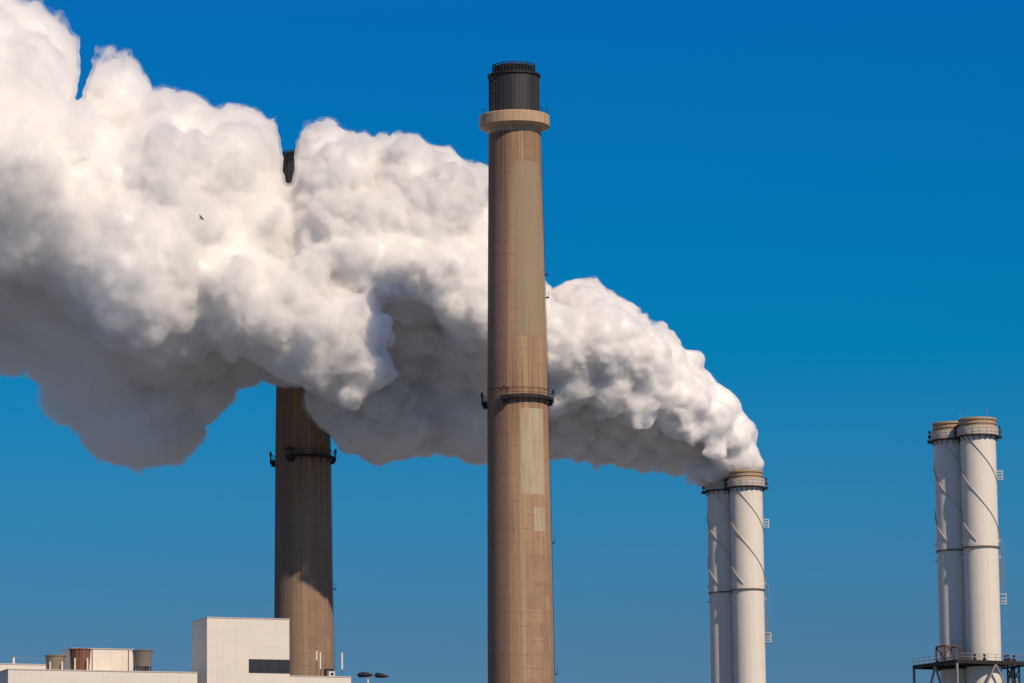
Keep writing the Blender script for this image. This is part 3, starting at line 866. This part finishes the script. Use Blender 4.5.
# the large puffs that stand out in the picture
for q in [
    (330, 338, 54, -26), (285, 318, 60, -24), (240, 300, 64, -21), (362, 366, 26, -28), (352, 392, 20, -28), (196, 296, 52, -16), (305, 274, 20, -28), (374, 330, 15, -28), (328, 370, 26, -25),
    (345, 182, 44, -13), (400, 178, 40, -12), (322, 160, 28, -8), (445, 205, 44, -16), (330, 225, 40, -17), (380, 228, 42, -18), (430, 240, 34, -19), (470, 190, 26, -12), (474, 240, 30, -14),
    (470, 302, 34, -13), (440, 300, 24, -15), (462, 336, 22, -11), (486, 346, 22, -11), (420, 285, 18, -14), (512, 320, 46, -14), (492, 284, 32, -12),
    (560, 345, 42, -15), (600, 345, 46, -14), (585, 310, 26, -10), (640, 360, 36, -11), (610, 390, 26, -13), (575, 385, 26, -14), (555, 400, 20, -13), (660, 390, 30, -10), (690, 400, 26, -8), (715, 420, 22, -6), (738, 440, 16, -4), (640, 405, 22, -11), (685, 430, 16, -8), (715, 448, 13, -6), (748, 455, 11, -3), (668, 355, 22, -7),
    (160, 190, 66, -18), (225, 175, 50, -14), (255, 150, 34, -8), (100, 180, 60, -15), (90, 240, 50, -20), (150, 240, 56, -21), (215, 235, 50, -19), (40, 140, 60, -10), (30, 230, 48, -15), (122, 110, 32, -8), (108, 84, 15, -3), (127, 82, 17, -4), (165, 120, 36, -9), (60, 265, 30, -19), (80, 298, 22, -16), (36, 92, 34, -8), (50, 66, 20, -4), (60, 72, 14, -3), (70, 130, 34, -10), (258, 230, 44, -18),
]: puff(*q)
# steam leaving the two mouths and washing down behind them
for px, py, r, D in [(747, 467, 13, D4), (738, 464, 15, D4 - .5), (756, 464, 9, D4), (744, 456, 16, D4), (728, 462, 17, D4 + 1), (722, 472, 14, D4 + 4), (713, 470, 15, D4 + 3), (716, 478, 9, D4 + 2.2), (707, 476, 11, D4 + 3), (728, 475, 9, D4 + 3), (698, 470, 15, D4 + 3)]:
    k = mpp(py, D); puffs.append((np.array(at(px, py, D)), r * k))

VOX = 0.45
def build_plume():
    Cc = np.array([p for p, _ in puffs]); Rr = np.array([r for _, r in puffs])
    keep = Rr > .3; Cc, Rr = Cc[keep], Rr[keep]
    lo = (Cc - Rr[:, None]).min(0) - 5; hi = (Cc + Rr[:, None]).max(0) + 5
    n = np.ceil((hi - lo) / VOX).astype(int) + 1
    G = np.full(n, 12.0, np.float32)
    ax = [lo[a] + VOX * np.arange(n[a]) for a in range(3)]
    K = 1.1
    for c, r in zip(Cc, Rr):
        pad = r + 4.0
        i0 = np.maximum(0, np.floor((c - pad - lo) / VOX).astype(int)); i1 = np.minimum(n, np.ceil((c + pad - lo) / VOX).astype(int) + 1)
        sx, sy, sz = (slice(i0[a], i1[a]) for a in range(3))
        d = np.sqrt((ax[0][sx][:, None, None] - c[0]) ** 2 + (ax[1][sy][None, :, None] - c[1]) ** 2 + (ax[2][sz][None, None, :] - c[2]) ** 2).astype(np.float32) - np.float32(r)
        g = G[sx, sy, sz]; kk = min(K, r * .35)
        h = np.maximum(kk - np.abs(g - d), 0) / kk
        G[sx, sy, sz] = np.minimum(g, d) - h * h * kk * .25
    # billows
    idx = np.argwhere(np.abs(G) < 5.0); P = lo + idx * VOX
    src = np.array(at(735, 470, D4))
    age = np.clip((src[0] - P[:, 0]) / 130.0, 0, 1).astype(np.float32)       # 0 at the stacks, 1 far down wind
    sc = (0.55 + 0.6 * np.minimum(age * 2.2, 1)).astype(np.float32)
    W = P.copy()
    for a in range(3): W[:, a] += 2.2 * vnoise(P, 5.0, 20 + a) + 1.0 * vnoise(P, 2.1, 30 + a)
    soft = 1 - 0.45 * age
    m = np.clip((age - .12) / .45, 0, 1); m = m * m * (3 - 2 * m)       # young, tight billows grow into large ones
    def bill(c, k): return 0.62 - worley(W, c, k)
    c1, c2, c3 = bill(7.6, 1), bill(4.1, 2), bill(2.0, 3)
    def mod(c, k, lo_, hi_): 
        t = np.clip((vnoise(P, c, k) + .5 - lo_) / (hi_ - lo_), 0, 1); return t * t * (3 - 2 * t)
    a1 = .45 + .9 * mod(16, 41, .3, .7); a2 = .25 + 1.1 * mod(11, 42, .35, .7); a3 = .2 + 1.1 * mod(8, 43, .35, .7)
    big = 0.6 - worley(W, 14.0, 6)
    young = 2.7 * bill(4.6, 4) * a1 + 1.25 * c3 * a2 + 0.6 * bill(1.15, 5) * a3
    old = 4.5 * big + 2.9 * c1 * a1 + 1.35 * c2 * a2 + 0.62 * c3 * a3 * soft
    fb = 1.7 * vnoise(P, 3.4, 51) + 1.3 * vnoise(P, 1.7, 52) + .8 * vnoise(P, .95, 53)
    young = young + .35 * fb; old = old + .8 * fb
    disp = np.maximum(np.maximum(young - .7, -1.1) * (1 - m) + np.maximum(old - 1.3, -2.2) * m, -2.2)
    fade = np.clip((src[2] + 3.5 - P[:, 2]) / -4.0, .25, 1)
    fade = np.where(P[:, 0] > src[0] - 12, np.clip(.35 + (src[0] + 3 - P[:, 0]) / 22., .3, 1), 1).astype(np.float32)
    Gd = G.copy(); Gd[tuple(idx.T)] -= (disp * fade).astype(np.float32)
    # open gaps between neighbouring billows
    for x0_, y0_, r0_, x1_, y1_, r1_ in [(289, 112, 15, 288, 146, 9.5), (288, 146, 9.0, 289, 180, 7.6), (306, 428, 10, 322, 444, 13), (322, 446, 13, 340, 464, 12), (90, 18, 14, 86, 66, 9), (86, 66, 9, 78, 98, 6.5), (552, 246, 16, 555, 277, 11), (640, 290, 11, 642, 292, 11)]:
        for f in np.linspace(0, 1, 11):
            jr = NOI.uniform(.88, 1.12); jx = NOI.uniform(-1.0, 1.0)
            for D in np.arange(796, 868, 1.2):
                px, py = x0_ + (x1_ - x0_) * f, y0_ + (y1_ - y0_) * f; r = jr * (r0_ + (r1_ - r0_) * f) * mpp(py, D)
                c = np.array(at(px + jx, py, D)); i0 = np.maximum(0, np.floor((c - r - 2 - lo) / VOX).astype(int)); i1 = np.minimum(n, np.ceil((c + r + 2 - lo) / VOX).astype(int) + 1)
                if (i1 <= i0).any(): continue
                sx, sy, sz = (slice(i0[a], i1[a]) for a in range(3))
                d = np.sqrt((ax[0][sx][:, None, None] - c[0]) ** 2 + (ax[1][sy][None, :, None] - c[1]) ** 2 + (ax[2][sz][None, None, :] - c[2]) ** 2)
                Gd[sx, sy, sz] = np.maximum(Gd[sx, sy, sz], (r - d).astype(np.float32))
    gx = lo[0] + VOX * np.arange(n[0]); ga = np.clip((src[0] - gx) / 130.0, 0, 1).astype(np.float32)
    return Gd, lo, n, ga[:, None, None]

def surface_nets(G, lo, iso):
    ins = G < iso
    n = G.shape
    # cells with a sign change
    cs = np.zeros((n[0] - 1, n[1] - 1, n[2] - 1), np.int8)
    for dx in (0, 1):
        for dy in (0, 1):
            for dz in (0, 1): cs += ins[dx:n[0] - 1 + dx, dy:n[1] - 1 + dy, dz:n[2] - 1 + dz]
    act = (cs > 0) & (cs < 8)
    cid = np.full(act.shape, -1, np.int64); A = np.argwhere(act); cid[tuple(A.T)] = np.arange(len(A))
    acc = np.zeros((len(A), 3)); cnt = np.zeros(len(A))
    cor = [(x, y, z) for x in (0, 1) for y in (0, 1) for z in (0, 1)]
    V = {c: G[A[:, 0] + c[0], A[:, 1] + c[1], A[:, 2] + c[2]].astype(np.float64) - iso for c in cor}
    for c in cor:
        for a in range(3):
            if c[a] == 0:
                d = list(c); d[a] = 1; d = tuple(d); va, vb = V[c], V[d]; m = (va < 0) != (vb < 0)
                t = np.where(m, va / np.where(m, va - vb, 1), 0)
                p = np.tile(np.array(c, float), (len(A), 1)); p[:, a] += t
                acc += p * m[:, None]; cnt += m
    verts = lo + (A + acc / cnt[:, None]) * VOX
    faces = []
    for a in range(3):
        b, c = (a + 1) % 3, (a + 2) % 3
        sl0 = [slice(1, -1)] * 3; sl1 = [slice(1, -1)] * 3; sl0[a] = slice(0, -1); sl1[a] = slice(1, None)
        i0, i1 = ins[tuple(sl0)], ins[tuple(sl1)]
        E = np.argwhere(i0 != i1); flip = i0[tuple(E.T)]
        off = np.ones(3, int); off[a] = 0; E = E + off
        def cell(db, dc):
            q = E.copy(); q[:, b] += db; q[:, c] += dc; return cid[tuple(q.T)]
        Q = np.stack([cell(-1, -1), cell(0, -1), cell(0, 0), cell(-1, 0)], 1)
        Q[~flip] = Q[~flip][:, ::-1]
        faces.append(Q)
    F = np.concatenate(faces); F = F[(F >= 0).all(1)]
    return verts, F

def mesh_np(name, V, F, mat, origin, parent=None):
    me = bpy.data.meshes.new(name)
    me.vertices.add(len(V)); me.vertices.foreach_set('co', (V - np.array(origin)).astype(np.float32).ravel())
    me.loops.add(F.size); me.loops.foreach_set('vertex_index', F.astype(np.int32).ravel())
    me.polygons.add(len(F)); me.polygons.foreach_set('loop_start', np.arange(0, F.size, 4, dtype=np.int32))
    me.polygons.foreach_set('use_smooth', np.ones(len(F), bool))
    me.update(calc_edges=True); me.validate()
    me.materials.append(mat)
    o = bpy.data.objects.new(name, me); COL.objects.link(o)
    if parent is not None: o.parent = parent
    else: o.location = origin
    return o

def steam():
    G, lo, n, ga = build_plume()
    src = at(735, 470, D4)
    # dense heart
    mc = Mat('dense_steam', 1.0, 0, 0.0).base((0.935, 0.93, 0.925)); mc.done()
    mc.b.subsurface_method = 'RANDOM_WALK'; mc.b.inputs['Subsurface Weight'].default_value = 1.0
    mc.b.inputs['Subsurface Radius'].default_value = (1, 1, 1); mc.b.inputs['Subsurface Scale'].default_value = 2.2
    core = mesh_np('steam_plume', *surface_nets(G + (0.45 + 3.0 * ga), lo, 0.0), mc.m, tuple(src))
    tag(core, 'thick white steam plume streaming from the paired stacks across to the far chimney', 'steam plume')
    # thin vapour round it: denser near the stacks, looser and more uneven down wind
    mv = Mat('thin_steam'); t = mv.t; t.nodes.remove(mv.b)
    vs = mv.n('ShaderNodeVolumeScatter', Anisotropy=0.3); vs.inputs['Color'].default_value = (0.99, 0.989, 0.987, 1)
    v = mv.coord('Object'); sep = mv.n('ShaderNodeSeparateXYZ'); mv.l(v, sep.inputs[0])
    ag = mv.n('ShaderNodeMapRange'); mv.l(sep.outputs[0], ag.inputs['Value'])
    for k, x in (('From Min', -130.0), ('From Max', 0.0), ('To Min', .42), ('To Max', 2.8)): ag.inputs[k].default_value = x
    no = mv.n('ShaderNodeTexNoise', Scale=0.45, Detail=4.0, Roughness=0.6); mv.l(v, no.inputs['Vector'])
    mr = mv.n('ShaderNodeMapRange'); mv.l(no.outputs['Fac'], mr.inputs['Value'])
    for k, x in (('From Min', .38), ('From Max', .62), ('To Min', .05), ('To Max', 2.0)): mr.inputs[k].default_value = x
    mv.l(mv.mul(ag.outputs['Result'], mr.outputs['Result']), vs.inputs['Density'])
    mv.l(vs.outputs[0], t.nodes['Material Output'].inputs['Volume'])
    mesh_np('vapour', *surface_nets(G, lo, 0.0), mv.m, tuple(src), core)
    # loose shreds outside it
    mw = Mat('steam_shreds'); t = mw.t; t.nodes.remove(mw.b)
    vs = mw.n('ShaderNodeVolumeScatter', Anisotropy=0.3); vs.inputs['Color'].default_value = (0.99, 0.989, 0.987, 1)
    f = mw.noise(mw.coord('Object'), 0.30, 6, 0.65, .38, .66)
    mw.l(mw.mul(f, 0.30), vs.inputs['Density']); mw.l(vs.outputs[0], t.nodes['Material Output'].inputs['Volume'])
    mesh_np('wisps', *surface_nets(G - (0.10 + 0.6 * ga), lo, 0.0), mw.m, tuple(src), core)
steam()
